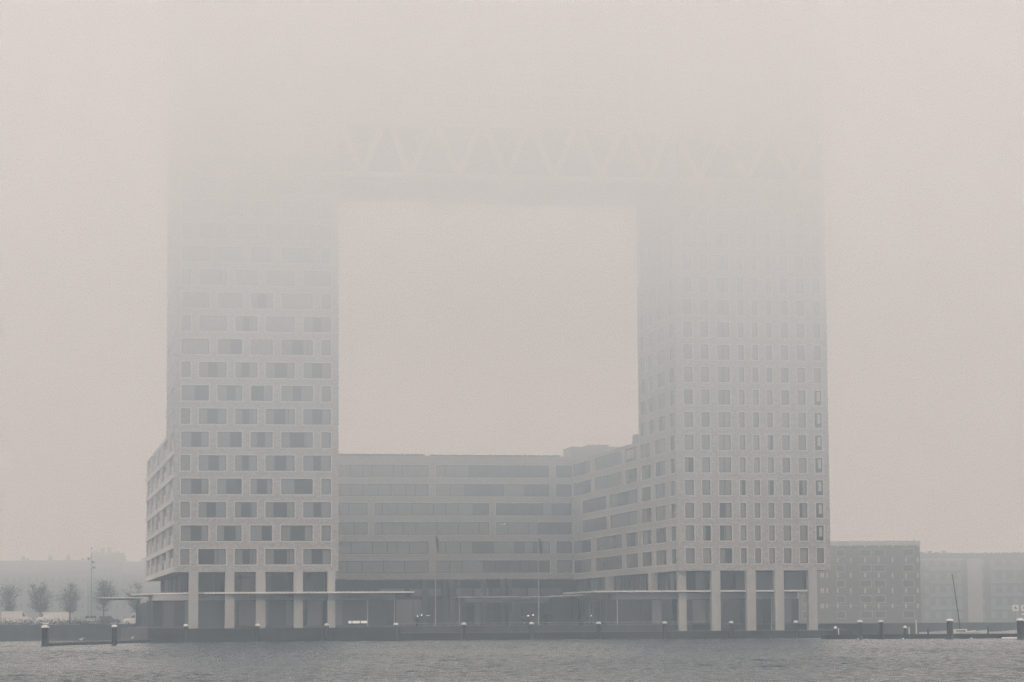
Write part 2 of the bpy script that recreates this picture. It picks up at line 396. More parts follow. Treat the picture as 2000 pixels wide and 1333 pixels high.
def window(mb, T, sa, sb_, za, zb, style='plain', surr=0.16, mull=(), rng=random):
    """surround, dark frame, glass with its curtains"""
    w, pr = surr, 0.07
    if surr:
        S_ = M['surround']
        mb.box((sa - w, -0.05, za - w), (sb_ + w, pr, za - 0.002), S_, T)
        mb.box((sa - w, -0.05, zb + 0.002), (sb_ + w, pr, zb + w * 0.8), S_, T)
        mb.box((sa - w, -0.05, za - 0.001), (sa - 0.002, pr - 0.004, zb + 0.001), S_, T)
        mb.box((sb_ + 0.002, -0.05, za - 0.001), (sb_ + w, pr - 0.004, zb + 0.001), S_, T)
    f = 0.085; D0, D1 = -0.26, -0.17; K = M['frame']
    mb.box((sa, D0, za), (sb_, D1, za + f), K, T); mb.box((sa, D0, zb - f), (sb_, D1, zb), K, T)
    mb.box((sa, D0, za + f), (sa + f, D1, zb - f), K, T); mb.box((sb_ - f, D0, za + f), (sb_, D1, zb - f), K, T)
    for q in mull: mb.box((q - 0.065, D0, za + f), (q + 0.04, D1 - 0.01, zb - f), K, T)
    cuts = [sa + f, sb_ - f]; mats = [M['glass']]; L = sb_ - sa
    if style == 'curtains':
        l, r = L * rng.uniform(0.26, 0.38), L * rng.uniform(0.24, 0.36)
        cuts = [sa + f, sa + l, sb_ - r, sb_ - f]; mats = [M['curtain'], M['glass'], M['curtain']]
    elif style == 'closed': mats = [M['curtain']]
    elif style == 'mid': mats = [M['midglass']]
    elif style == 'back': mats = [M['truss_back']]
    elif style == 'fog_pale': mats = [M['paleglass']]
    elif style == 'half':
        cuts = [sa + f, sa + L * rng.uniform(0.35, 0.65), sb_ - f]; mats = rng.choice([[M['curtain'], M['glass']], [M['glass'], M['curtain']]])
    for i, m in enumerate(mats):
        a, b = cuts[i], cuts[i + 1]
        mb.quad([T(a, -0.22, za + f), T(b, -0.22, za + f), T(b, -0.22, zb - f), T(a, -0.22, zb - f)], m)
    if style == 'pale_pane':  # pale box stands in for a bright reflection in the pane
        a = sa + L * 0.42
        mb.box((a, -0.215, za + 0.55), (sb_ - f - 0.06, -0.2, zb - f - 0.12), M['pale_pane'], T)

AL, AR0, AR1 = 21.68, 67.74, 89.2            # left tower 0..AL, right tower AR0..AR1
DL, DR, BB = 20.0, 23.2, 72.0                # tower depths, front of the rear wing
ROOF = 28.1
NR = 26
rowz = lambda k: (SILL0 + PITCH * k, SILL0 + PITCH * k + WH)

odd = [(fa(x0), fa(x1)) for x0, x1 in ((352.3, 370), (387.3, 441), (458.7, 501.2), (518.6, 575), (592.4, 646.2))]
even = [(fa(x0), fa(x1)) for x0, x1 in ((353.2, 406.5), (424, 471.7), (489.2, 531.5), (549.2, 610.5), (628, 646))]
tall = [(fa(x0), fa(x1)) for x0, x1 in ((1339.6, 1356.8), (1373.3, 1389.2), (1406.4, 1430.2), (1447.3, 1458.4), (1475, 1486.3), (1502.4, 1513.6), (1531, 1545.8), (1562.6, 1578.2), (1595.4, 1609.6))]

def side_rows(b0, b1, n, seed, wmin=1.3, wmax=2.4):
    r = random.Random(seed); out = []
    for k in range(NR):
        step = (b1 - b0) / n; ops = []
        for i in range(n):
            c = b0 + step * (i + 0.5) + r.uniform(-0.25, 0.25); w = min(r.uniform(wmin, wmax), step - 0.5)
            ops.append((c - w / 2, c + w / 2))
        out.append(ops)
    return out

# -- left tower
mbx = MB()
frontL = [(*rowz(k), odd if k % 2 == 0 else even) for k in range(NR)]
facade(mbx, Ffront(0), 0, AL, BASE, TOP, frontL, M['brick'], M['surround'])
sideLt = side_rows(1.2, DL - 0.6, 4, 5, 2.2, 3.4)
facade(mbx, Fleft(0), 0, DL, ROOF, TOP, [(*rowz(k), sideLt[k]) for k in range(6, NR)], M['brick'], M['surround'])
sideLi = side_rows(1.2, DL - 0.6, 5, 6)
facade(mbx, Fright(AL), 0, DL, BASE, TOP, [(*rowz(k), sideLi[k]) for k in range(0, NR) if k < 16], M['brick'], M['surround'])
facade(mbx, Fback(DL), 0, AL, ROOF, TOP, [], M['brick'], M['surround'])
mbx.quad([(0, 0, TOP), (AL, 0, TOP), (AL, DL, TOP), (0, DL, TOP)], M['roof'])
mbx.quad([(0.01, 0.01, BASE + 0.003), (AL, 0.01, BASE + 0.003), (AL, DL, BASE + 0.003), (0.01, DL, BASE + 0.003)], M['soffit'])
towL = mbx.build('tower', BLD); towL['label'] = 'left tower with staggered wide windows'
rng = random.Random(11)
styles = ['curtains', 'curtains', 'curtains', 'half', 'curtains']
rest = MB()
for k in range(NR):
    for i, (a, b) in enumerate(frontL[k][2]):
        narrow = (b - a) < 2.0
        st = 'closed' if narrow else rng.choice(styles)
        if k > 8 and rng.random() < .25 * (k - 8): st = 'fog_pale'  # paler panes with height, bright sky reflection put into their colour
        mu = () if narrow or rng.random() < 0.6 else ((b - (b - a) * rng.uniform(0.16, 0.3)),)
        if k < 18:
            w = MB(); window(w, Ffront(0), a, b, *rowz(k), st, 0.19, mu, rng); w.build('picture_window', towL)
        else: window(rest, Ffront(0), a, b, *rowz(k), st, 0.19, mu, rng)
for k in range(6, NR):
    for a, b in sideLt[k]: window(rest, Fleft(0), a, b, *rowz(k), 'half' if k < 10 else 'fog_pale', 0.12, (), rng)
for k in range(0, 16):
    for a, b in sideLi[k]: window(rest, Fright(AL), a, b, *rowz(k), rng.choice(['plain', 'half', 'closed']), 0.14, (), rng)
kind(rest.build('picture_window', towL), 'stuff')

# -- right tower
mbx = MB()
frontR = [(*rowz(k), tall) for k in range(17)] + [(63.0, 68.3, [(AR0 + .45, AR1 - .45)])] + [(*rowz(k), tall) for k in range(19, NR)]
facade(mbx, Ffront(0), AR0, AR1, BASE, TOP, frontR, M['brick'], M['surround'])
facade(mbx, Fleft(AR0), 0, DR, ROOF, TOP, [(*rowz(k), [(sb(1322, a=AR0) + .3, sb(1311, a=AR0)), (6.0, 10.6), (13.2, 16.4), (18.2, 21.6)]) for k in range(6, 16)], M['brick'], M['surround'])
sideRr = side_rows(1.2, DR - 0.6, 5, 8)
facade(mbx, Fright(AR1), 0, DR, BASE, TOP, [(*rowz(k), sideRr[k]) for k in range(NR)], M['brick'], M['surround'])
facade(mbx, Fback(DR), AR0, AR1, ROOF, TOP, [], M['brick'], M['surround'])
mbx.quad([(AR0, 0, TOP), (AR1, 0, TOP), (AR1, DR, TOP), (AR0, DR, TOP)], M['roof'])
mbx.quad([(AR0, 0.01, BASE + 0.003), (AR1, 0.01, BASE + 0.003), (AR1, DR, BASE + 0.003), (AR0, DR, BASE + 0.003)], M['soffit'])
towR = mbx.build('tower', BLD); towR['label'] = 'right tower with rows of narrow upright windows'
rest = MB(); rng = random.Random(12)
for k in range(NR):
    if k in (17, 18):
        if k == 17: window(rest, Ffront(0), AR0 + .45, AR1 - .45, 63.0, 68.3, 'back', 0, [AR0 + .45 + 2.29 * q for q in range(1, 9)], rng)
        continue
    for i, (a, b) in enumerate(tall):
        mu = ((a + b) / 2,) if i == 2 else ()
        st = rng.choice(['closed', 'closed', 'fog_pale', 'closed', 'half'] if k < 6 else ['fog_pale', 'fog_pale', 'closed'] if k < 9 else ['fog_pale']) if i < 8 else rng.choice(['pale_pane', 'pale_pane', 'closed'] if k < 8 else ['fog_pale'])
        if i == 8 and k in (1, 2, 3, 4, 5): st = 'pale_pane'
        if k < 11:
            w = MB(); window(w, Ffront(0), a, b, *rowz(k), st, 0.17, mu, rng); w.build('upright_window', towR)
        else: window(rest, Ffront(0), a, b, *rowz(k), st, 0.17, mu, rng)
for k in range(6, 16):
    for a, b in ((sb(1322, a=AR0) + .3, sb(1311, a=AR0)), (6.0, 10.6), (13.2, 16.4), (18.2, 21.6)):
        window(rest, Fleft(AR0), a, b, *rowz(k), rng.choice(['closed', 'half'] if k < 9 else ['fog_pale']), 0.14, (), rng)
for k in range(NR):
    for a, b in sideRr[k]: window(rest, Fright(AR1), a, b, *rowz(k), rng.choice(['plain', 'half', 'closed']), 0.14, (), rng)
kind(rest.build('upright_window', towR), 'stuff')

# -- high bridge between the towers: white slab edge, two recessed floors with white V struts, brick floors above
mbx = MB(); BZ = 62.1; BG = 69.2; BD = DR - 0.4; rest = MB(); rng = random.Random(13)
brows = []
for k in range(20, NR):
    za, zb = rowz(k); za = max(za, BG + 0.8)
    brows.append((za, zb, [(AL + 1.2 + 4.45 * i, AL + 1.2 + 4.45 * i + 3.2) for i in range(10)]))
facade(mbx, Ffront(0.3), AL + 0.002, AR0 - 0.002, BG, TOP - 0.01, brows, M['brick'], M['surround'])
facade(mbx, Fback(BD), AL + 0.002, AR0 - 0.002, BZ, TOP - 0.01, [], M['brick'], M['surround'])
mbx.quad([(AL, 0.3, BG), (AR0, 0.3, BG), (AR0, 2.2, BG), (AL, 2.2, BG)], M['soffit'])
mbx.box((AL + .003, 2.0, BZ + .7), (AR0 - .003, 2.2, BG - .003), M['truss_back'])
mbx.quad([(AL, 0.3, TOP - .01), (AR0, 0.3, TOP - .01), (AR0, BD, TOP - .01), (AL, BD, TOP - .01)], M['roof'])
brg = mbx.build('bridge', BLD)
for za, zb, ops in brows:
    for a, b in ops: window(rest, Ffront(0.3), a, b, za, zb, rng.choice(['plain', 'half']), 0.16, (), rng)
kind(rest.build('bridge_window', brg), 'stuff')
sl_ = MB(); sl_.box((AL + .004, 0.1, BZ), (AR0 - .004, BD - .01, BZ + .69), M['canopy']); sl_.box((AL + .004, -0.02, BZ + .02), (AR0 - .004, 0.098, BZ + .69), M['surround']); sl_.build('bridge_slab', BLD)
nV = 7; st = (AR0 - AL) / nV
for i in range(nV + 3):
    a = AL + st * i if i < nV else AR0 + .45 + (st + .2) * (i - nV)
    for x0, x1 in ((a + .5, a + st / 2 - .1), (a + st - .5, a + st / 2 + .1)):
        tr = MB(); z0, z1 = BG - .01, BZ + .7; w = .44
        tr.v += [(x0 - w, .6, z0), (x0 + w, .6, z0), (x1 + w, .6, z1), (x1 - w, .6, z1), (x0 - w, 1.4, z0), (x0 + w, 1.4, z0), (x1 + w, 1.4, z1), (x1 - w, 1.4, z1)]
        k = tr.slot(M['surround'])
        if i >= nV: tr.v = [(x, y - .72, z if z > 66 else 62.99) for x, y, z in tr.v]
        if i >= nV: tr.v = [(x, y, 68.35 if z > 66 else z) for x, y, z in tr.v]
        for f in ((0, 1, 2, 3), (7, 6, 5, 4), (0, 4, 5, 1), (1, 5, 6, 2), (2, 6, 7, 3), (3, 7, 4, 0)): tr.f.append(f); tr.m.append(k)
        tr.build('strut', BLD)

# -- low rear wing (six storeys) and the two side wings
mbx = MB(); BP, BS0, BWH = 3.04, 10.27, 1.95
fb = lambda x, y=1100: fa(x, y, BB)
CX = AR0                                     # inner corner
rows_b = []
for k in range(6):
    if k in (2, 3): ops = [(AL + 8.3, fb(718)), (fb(732), fb(956)), (fb(969), CX - 0.15)]
    else: ops = [(AL + 8.3, fb(837.5)), (fb(851.7), fb(1074)), (fb(1087), CX - 0.15)]
    rows_b.append((BS0 + BP * k, BS0 + BP * k + BWH, ops))
facade(mbx, Ffront(BB), AL, CX, BASE + 0.1, 28.85, rows_b, M['brick_block'], M['surround'])
rows_w = []
for k in range(6):
    X = [(0.5, sb(1311, a=AR0)), (sb(1302.4, a=AR0), sb(1280.4, a=AR0)), (sb(1273.7, a=AR0), sb(1253.8, a=AR0))]
    if k in (2, 3): X += [(sb(1246.8, a=AR0), sb(1192, a=AR0)), (sb(1186, a=AR0), sb(1137, a=AR0))]
    else: X += [(sb(1247, a=AR0), sb(1222.3, a=AR0)), (sb(1215.6, a=AR0), sb(1163.5, a=AR0)), (sb(1155.5, a=AR0), BB - 0.4)]
    rows_w.append((*rowz(k), X))
facade(mbx, Fleft(AR0), 0, BB, BASE, ROOF, rows_w, M['brick_block'], M['surround'])
facade(mbx, Fright(AR1), DR, 88, BASE, ROOF, [], M['brick_block'], M['surround'])
facade(mbx, Fback(88), 14, AR1, BASE, ROOF, [], M['brick_block'], M['surround'])
facade(mbx, Fright(AL), DL, BB, BASE, ROOF, [], M['brick_block'], M['surround'])
facade(mbx, Fback(76), 0, 14, BASE, ROOF, [], M['brick_block'], M['surround'])
facade(mbx, Fleft(14), 76, 88, BASE, ROOF, [], M['brick_block'], M['surround'])
rows_l = []
rl = random.Random(21)
for k in range(6):
    off = (0.0, 1.6, -1.0, 2.2, 0.6, -1.5)[k]
    ops = [(3.6 + max(off, -0.5), 11.5 + off), (19.5 + off, 29.5 + off), (37 + off, 46 + off), (53 + off, 60.5 + off), (66 + off, 72.5 + off)]
    rows_l.append((SILL0 - 0.25 + PITCH * k, SILL0 + PITCH * k + WH + 0.12, ops))
facade(mbx, Fleft(0), 0, 76, BASE, ROOF, rows_l, M['brick'], M['surround'], 1.3)
for poly in ([(0, DL), (AL, DL), (AL, 76), (0, 76)], [(14, 76), (AL, 76), (AL, 88), (14, 88)], [(AL, BB), (AR0, BB), (AR0, 88), (AL, 88)], [(AR0, DR), (AR1, DR), (AR1, 88), (AR0, 88)]):
    mbx.quad([(x, y, ROOF - 0.25) for x, y in poly], M['roof'])
    mbx.quad([(x, y, BASE + 0.1) for x, y in poly], M['soffit'])
wing = mbx.build('low_wing', BLD)
rng = random.Random(14)
for k in range(6):
    for a, b in rows_b[k][2]:
        w = MB(); mu = []; s = a + rng.uniform(1.2, 2.6)
        while s < b - 1.0: mu.append(s); s += rng.choice([1.5, 2.4, 3.4, 2.0])
        edges = [a] + mu + [b]
        window(w, Ffront(BB), a, b, rows_b[k][0], rows_b[k][1], 'plain', 0.13, mu, rng)
        for s0, s1 in zip(edges[:-1], edges[1:]):
            mg = M['paleglass'] if s0 < fb(905) or rng.random() < .2 else M['midglass']
            if True:
                z0, z1 = rows_b[k][0] + 0.1, rows_b[k][1] - 0.1
                w.quad([(s0 + .05, BB + 0.216, z0), (s1 - .05, BB + 0.216, z0), (s1 - .05, BB + 0.216, z1), (s0 + .05, BB + 0.216, z1)], mg)
        w.build('ribbon_window', wing)
    for i, (a, b) in enumerate(rows_w[k][1] if False else rows_w[k][2]):
        w = MB(); mu = (a + (b - a) * rng.uniform(.3, .6),) if b - a > 6 else ()
        st = rng.choice(['half', 'closed', 'mid', 'mid', 'curtains'])
        if k == 5 and i == 3: st = 'pale_pane'
        window(w, Fleft(AR0), a, b, *rows_w[k][:2], st, 0.16, mu, rng); w.build('ribbon_window', wing)
    for a, b in rows_l[k][2]:
        w = MB(); T = Fleft(0); za, zb = rows_l[k][:2]
        w.quad([T(a, -1.28, za), T(b, -1.28, za), T(b, -1.28, zb), T(a, -1.28, zb)], M['glass'])
        for q in (a + 0.05, (a + b) / 2, b - 0.05): w.box((q - .05, -1.27, za), (q + .05, -1.18, zb), M['frame'], T)
        c = a + (b - a) * 0.52
        w.box((a + 0.05, -0.12, za + 0.02), (c, -0.05, za + 1.15), M['balcony'], T)
        w.box((a + 0.05, -0.15, za + 1.15), (b - 0.05, -0.03, za + 1.22), M['surround'], T)
        w.build('balcony', wing)
    sp = MB(); T = Fleft(0)
    sp.box((0.05, 0.0, SILL0 - 0.98 + PITCH * k), (75.9, 0.16, SILL0 - 0.28 + PITCH * k), M['surround'], T); sp.build('spandrel', wing)
sp = MB(); sp.box((AL, BB - 0.12, 28.86), (fb(829, 900), BB + 0.3, 29.15), M['coping']); sp.box((fb(840, 900), BB - 0.10, 28.86), (CX - 2, BB + 0.3, 29.05), M['coping'])
sp.box((AL + .1, BB + 0.01, 28.0), (AR0, BB + 0.28, 28.86), M['brick_block']); sp.build('parapet', BLD)
sp = MB(); sp.box((fa(1116, 870, 80), 80, ROOF - 0.2), (fa(1262, 870, 80), 87, 31.0), M['palepanel']); sp.box((fa(1150, 870, 80), 80.5, 31.01), (fa(1190, 870, 80), 84, 31.35), M['palepanel'])
sp.build('roof_house', BLD)
sp = MB(); sp.box((69, 30, ROOF - .2), (71.5, 33, ROOF + 1.6), M['palepanel']); sp.tube((70, 31, ROOF + 1.6), (70, 31, ROOF + 2.3), .3, .3, M['palepanel']); sp.build('roof_vent', BLD)

# -- ground storeys: columns, shopfronts, canopies
def column(a0, a1, z0, b0=-0.15):
    c = MB(); c.box((a0, b0, z0), (a1, b0 + 1.1, BASE), M['column']); c.build('column', BLD)
CY = 1180
for x0, x1 in ((368.7, 387), (439.6, 457.6), (500, 518.4), (574, 591.5), (639.8, 654.6)): column(fa(x0, CY), fa(x1, CY), 1.75)
for i, (x0, x1) in enumerate(((1328.4, 1343.5), (1389.9, 1407), (1458.5, 1476), (1513.7, 1531), (1579, 1596))): column(fa(x0, CY), fa(x1, CY), 1.05, 0.75 if i == 0 else -0.15)
column(67.5, 68.6, 1.95, sb(1270, 1150, a=AR0) - 1); column(67.5, 68.6, 1.95, 45.0)
def shopfront(a0, a1, b0, b1, z0, z1, seed, faces='fl'):
    r = random.Random(seed); w = MB()
    w.box((a0, b0, z0), (a1, b1, z1), M['shopglass'])
    def run(T, s0, s1):
        s = s0
        while s < s1:
            w.box((s - .05, 0.002, z0), (s + .05, 0.10, z1), M['mull'], T)
            n = s + r.choice([1.4, 1.4, 2.1, 2.8])
            if r.random() < 0.42 and n < s1: w.box((s + .07, 0.002, z0 + .1), (n - .07, 0.012, z1 - .1), M['curtain'], T)
            elif r.random() < 0.3 and n < s1: w.box((s + .07, 0.002, z0 + .1), (n - .07, 0.012, z1 - .1), M['mull'], T)
            s = n
        w.box((s0, 0.003, z0), (s1, 0.09, z0 + .12), M['mull'], T)
    if 'f' in faces: run(Ffront(b0), a0, a1)
    if 'l' in faces: run(Fleft(a0), b0, b1)
    if 'r' in faces: run(Fright(a1), b0, b1)
    return w.build('shopfront', BLD)
def canopy(poly, z0=6.28, z1=6.50):
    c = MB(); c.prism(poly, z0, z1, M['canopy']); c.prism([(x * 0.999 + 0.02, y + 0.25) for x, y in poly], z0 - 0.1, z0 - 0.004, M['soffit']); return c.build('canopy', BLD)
def fascia(p0, p1): c = MB(); c.box(p0, p1, M['fascia']); c.build('fascia', BLD)
# left pavilion
shopfront(-2.6, 29.5, 2.6, 20, 1.95, 5.45, 31, 'flr')
fascia((-2.3, 2.1, 5.45), (29.4, 20, 6.17))
canopy([(9.5, -1.5), (31.6, -1.5), (31.6, 22), (-3.6, 22), (-5.0, 14), (-1.0, 4.5), (4.0, 0.6)])
shopfront(-2.0, 16, 30, 66, 1.95, 5.45, 32, 'fl'); fascia((-1.8, 29.8, 5.45), (16, 66, 6.17)); canopy([(-8.2, 54), (17, 54), (17, 72), (-7, 72)])
shopfront(2.0, 21.0, 4.2, 70, 6.52, BASE - 0.02, 33, 'flr')
for x in (719.5, 771.5): c = MB(); c.tube((fa(x, 1200), 0.9, 1.95), (fa(x, 1200), 0.9, 6.28), .07, .07, M['steel']); c.build('canopy_post', BLD)
# right pavilion
shopfront(58.4, 85.2, 2.6, 20, 1.95, 5.35, 34, 'flr'); fascia((58.7, 2.2, 5.35), (85.0, 20, 6.17))
canopy([(56.2, 0.35), (86.0, 0.35), (86.0, 22), (56.2, 22)])
shopfront(69.0, 87.0, 3.8, 86, 6.52, BASE - 0.02, 35, 'flr')
shopfront(68.9, 87.0, 20.1, 74, 1.95, 6.2, 37, 'lr')
c = MB(); c.tube((fa(1208.5, 1200), 0.9, 1.95), (fa(1208.5, 1200), 0.9, 6.28), .07, .07, M['steel']); c.build('canopy_post', BLD)
c = MB(); c.tube((fa(1512, 1200), 1.3, 1.05), (fa(1512, 1200), 1.3, 6.28), .06, .06, M['steel']); c.build('canopy_post', BLD)
# rear pavilion, set back behind the court
shopfront(15.5, 68.8, BB + 1.5, 86, 1.95, 6.2, 36, 'f')
canopy([(48.5, 68.5), (62.5, 68.5), (63.6, 38), (68.5, 38), (68.5, BB + 2), (48.5, BB + 2)], 6.30, 6.50)
fascia((50.0, 70.0, 5.5), (63.5, 72, 6.18))
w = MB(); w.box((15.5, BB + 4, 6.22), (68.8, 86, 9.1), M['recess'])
for x0, x1, mm in ((742, 790, 'curtain'), (800, 826, 'palepanel'), (836, 864, 'curtain'), (890, 924, 'curtain'), (926, 941, 'balcony'), (949.5, 954.5, 'surround'), (961, 979, 'palepanel'), (987, 992.5, 'palepanel'), (1001, 1030, 'palepanel'), (1031, 1052, 'fascia'), (1056, 1096, 'curtain')):  # pale panels: light showing through the clerestory put into their colour
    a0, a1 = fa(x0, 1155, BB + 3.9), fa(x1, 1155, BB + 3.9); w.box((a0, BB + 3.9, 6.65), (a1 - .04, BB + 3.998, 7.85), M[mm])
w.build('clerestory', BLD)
for x in (831, 869, 883.5, 946, 983, 996.5): c = MB(); a = fa(x, 1160, 70); c.box((a - .35, 70.4, 1.95), (a + .35, 71.1, BASE + .09), M['soffit']); c.build('pier', BLD)
# ------------------------------------------------------------------ quay wall
QW = thing('quay_wall', 'dark wet stone quay wall along the water below the two towers', 'quay wall', (OX, OY, 0), TH)
AQ = fa(777, 1240)
c = MB(); c.box((-3.2, -2.6, -0.9), (AQ, 1.88, 1.70), M['quay']); c.build('bastion', QW)
c = MB(); c.box((AQ + .002, -2.0, -0.9), (91.5, 1.55, 0.98), M['quay']); c.build('ledge', QW)
c = MB(); c.box((AQ + .002, 1.552, 0.6), (70.0, 1.898, 1.88), M['quay_up']); c.box((70.0, 1.552, .6), (91.5, 1.896, 1.30), M['quay_up']); c.build('parapet_wall', QW)
c = MB(); c.box((AQ + .01, -2.06, 0.982), (91.6, -1.5, 1.06), M['coping']); c.box((-3.25, -2.65, 1.702), (AQ + .03, -2.2, 1.77), M['quay_up']); c.build('coping', QW)
rl_ = MB()
for i in range(21): a = AQ + 1 + i * 2.05; rl_.tube((a, 1.75, 1.88), (a, 1.75, 2.25), .02, .02, M['steel'], 5)
rl_.box((AQ + .5, 1.73, 2.25), (72.0, 1.77, 2.30), M['steel'])
rl_.build('railing', QW)
BW = MB(); BW.box((-660, 444.4, -0.9), (-58, 445.9, 2.46), M['bank']); tag(BW.build('quay_wall'), 'lighter stone quay wall far left in front of the parked cars', 'quay wall')
BW = MB(); BW.box((58, 498.4, -0.9), (660, 499.9, 1.9), M['bank']); tag(BW.build('quay_wall'), 'low grey quay wall far right in front of the dark brick block', 'quay wall')

# ------------------------------------------------------------------ piles
def make_pile(name, label, group, r, h, capped=True, ch=0.26):
    o = thing(name, label, 'mooring pile', group=group)
    p = MB(); p.lathe([(r * 1.03, -0.9), (r * 1.03, 0.35), (r, 0.4), (r, h)], M['pile'], 14); p.build('shaft', o)
    if capped:
        c = MB(); c.lathe([(r * 1.16, h + 0.002), (r * 1.16, h + ch * .45), (r * 0.9, h + ch * .8), (r * 0.3, h + ch)], M['cap'], 14); c.build('cap', o)
    return o
FP = make_pile('fender_pile', '', 'white capped fender piles along the quay', 0.28, 2.04, True, 0.32)
near = ['beside the first column of the left tower', 'in front of the third column of the left tower', 'in front of the last column of the left tower', 'at the right corner of the dark quay bastion',
        'standing right of the thin flagpole in the court', 'in front of the tall right flagpole of the court', 'left of the right pavilion under the start of its canopy',
        'just left of the first right tower column', 'between the second and third right tower columns', 'between the last two right tower columns']
for i, (x, y) in enumerate(((363, 1224), (503, 1221), (638, 1219.5), (773, 1219), (906, 1217.5), (1038, 1216.5), (1169, 1215.5), (1298, 1215), (1428, 1214), (1554, 1213))):
    p = loc(fa(x, y, -3.05), -3.05, 0.0); lab = 'white capped dark fender pile ' + near[i]
    if i == 0: FP.location = p; FP['label'] = lab; FP.rotation_euler = (0, 0, TH)
    else: dup(FP, p, TH + i, lab)
pile_pts = []
for (x, yw, Y, r, h, lab) in ((88, 1263, 301, .37, 2.0, 'thick dark mooring pile at far left with two gulls on its cap'), (223, 1262, 308, .27, 2.02, 'slim dark mooring pile carrying the right part of the floating boom'),
        (1680, 1250, 331, .27, 2.05, 'slim mooring pile left of the pair beside the right pontoon'), (1721, 1249.5, 331, .27, 2.05, 'slim mooring pile right of the pair beside the right pontoon'),
        (1856, 1249, 330, .38, 2.12, 'thick mooring pile beside the leaning mast'), (1993.5, 1249, 324, .40, 2.12, 'thick mooring pile at far right below the number sign')):
    p = at(x, yw, Y); p.z = 0; pile_pts.append(p)
    o = make_pile('mooring_pile', lab, 'free standing mooring piles', r, h); o.location = p
BO = MB(); p0, p1 = at(97, 1255, 309), at(330, 1254, 366)
p0 = pile_pts[0] + Vector((0.4, 0.2, 0)); p1 = loc(-3.2, -2.0)
d = (p1 - p0); n = Vector((-d.y, d.x, 0)).normalized()
def beam(mb, p0, p1, w, z0, z1, m):
    d = (p1 - p0); n = Vector((-d.y, d.x, 0)).normalized() * w
    mb.prism([((p0 - n).x, (p0 - n).y), ((p1 - n).x, (p1 - n).y), ((p1 + n).x, (p1 + n).y), ((p0 + n).x, (p0 + n).y)], z0, z1, m)
beam(BO, p0, p1, 0.30, -0.25, 0.32, M['pile']); beam(BO, p0, p1, 0.27, 0.324, 0.44, M['coping'])
tag(BO.build('floating_boom'), 'long low floating boom between the left mooring piles and the quay', 'floating boom')
# right pontoon
PT = thing('pontoon', 'dark floating pontoon running right from the quay behind the piles', 'pontoon', (0, 0, 0))
q0 = at(1604, 1249, 341); q1 = at(2120, 1249, 336)
c = MB(); beam(c, q0, q1, 1.0, -0.5, 0.50, M['quay']); c.build('float', PT)
c = MB(); beam(c, q0, q1, 1.05, 0.504, 0.60, M['pile']); c.build('deck', PT)
def on_pontoon(x): p = at(x, 1249, 338.5); p.z = 0.6; return p
def post(name, x, h, r, m, lab, cat, z=None, capm=None):
    o = MB(); o.tube((0, 0, 0), (0, 0, h), r, r * .9, m, 8)
    if capm: o.lathe([(r * 1.25, h - .02), (r * 1.1, h + .12), (.02, h + .3)], capm, 10)
    ob = o.build(name); p = on_pontoon(x); 
    if z is not None: p.z = z
    ob.location = p; return tag(ob, lab, cat)
post('bollard', 1768, .75, .20, M['pile'], 'short dark bollard with white cone top between pile pair and tall white pole', 'bollard', capm=M['cap'])
post('bollard', 1632, .75, .16, M['pile'], 'short bollard with white cone top at the left end of the pontoon', 'bollard', capm=M['cap'])
post('pole', 1638, .75, .07, M['white'], 'short white post beside the leftmost bollard', 'post')
post('pole', 1776, .85, .10, M['white'], 'short white post just right of a white coned bollard', 'post')
post('pole', 1790, 1.75, .08, M['white'], 'tall thin white pole on the pontoon left of the thick pile', 'pole')
post('pole', 1813, .55, .12, M['pile'], 'short dark post on the pontoon left of the thick pile', 'post')
post('pole', 1930, .85, .10, M['pile'], 'thin dark post on the pontoon left of the number sign', 'post')
# white dinghies moored behind the pontoon
def dinghy(x, L, lab):
    o = MB(); prof = []
    n = 9; rows = []
    for i in range(n):
        tt = i / (n - 1); w = 0.62 * math.sin(PI * (0.12 + 0.8 * tt * 0.62 + 0.1)) if tt < .7 else 0.62 * max(0.0, 1 - (tt - .7) / .3) ** .6 + 0.02
        rows.append((L * (tt - .5), w, 0.55 + 0.25 * tt ** 2))
    k = o.slot(M['white'])
    for (xx, w, h) in rows:
        o.v += [(xx, -w, h), (xx, -w * .75, .1), (xx, 0, -.12), (xx, w * .75, .1), (xx, w, h), (xx, w * .8, h - .03), (xx, -w * .8, h - .03)]
    for i in range(n - 1):
        for j in range(7):
            o.f.append((i * 7 + j, i * 7 + (j + 1) % 7, (i + 1) * 7 + (j + 1) % 7, (i + 1) * 7 + j)); o.m.append(k)
    o.f += [tuple(range(7)), tuple((n - 1) * 7 + j for j in reversed(range(7)))]; o.m += [k, k]
    ob = o.build('dinghy'); p = at(x, 1249, 342); p.z = 0.28; ob.location = p; ob.rotation_euler = (0, 0, -.02)
    return tag(ob, lab, 'dinghy', 'white dinghies moored behind the pontoon')
dinghy(1832, 4.4, 'white dinghy left of the thick pile at the leaning mast')
dinghy(1902, 3.6, 'white dinghy right of the leaning mast'); dinghy(1962, 3.8, 'white dinghy left of the far right pile')
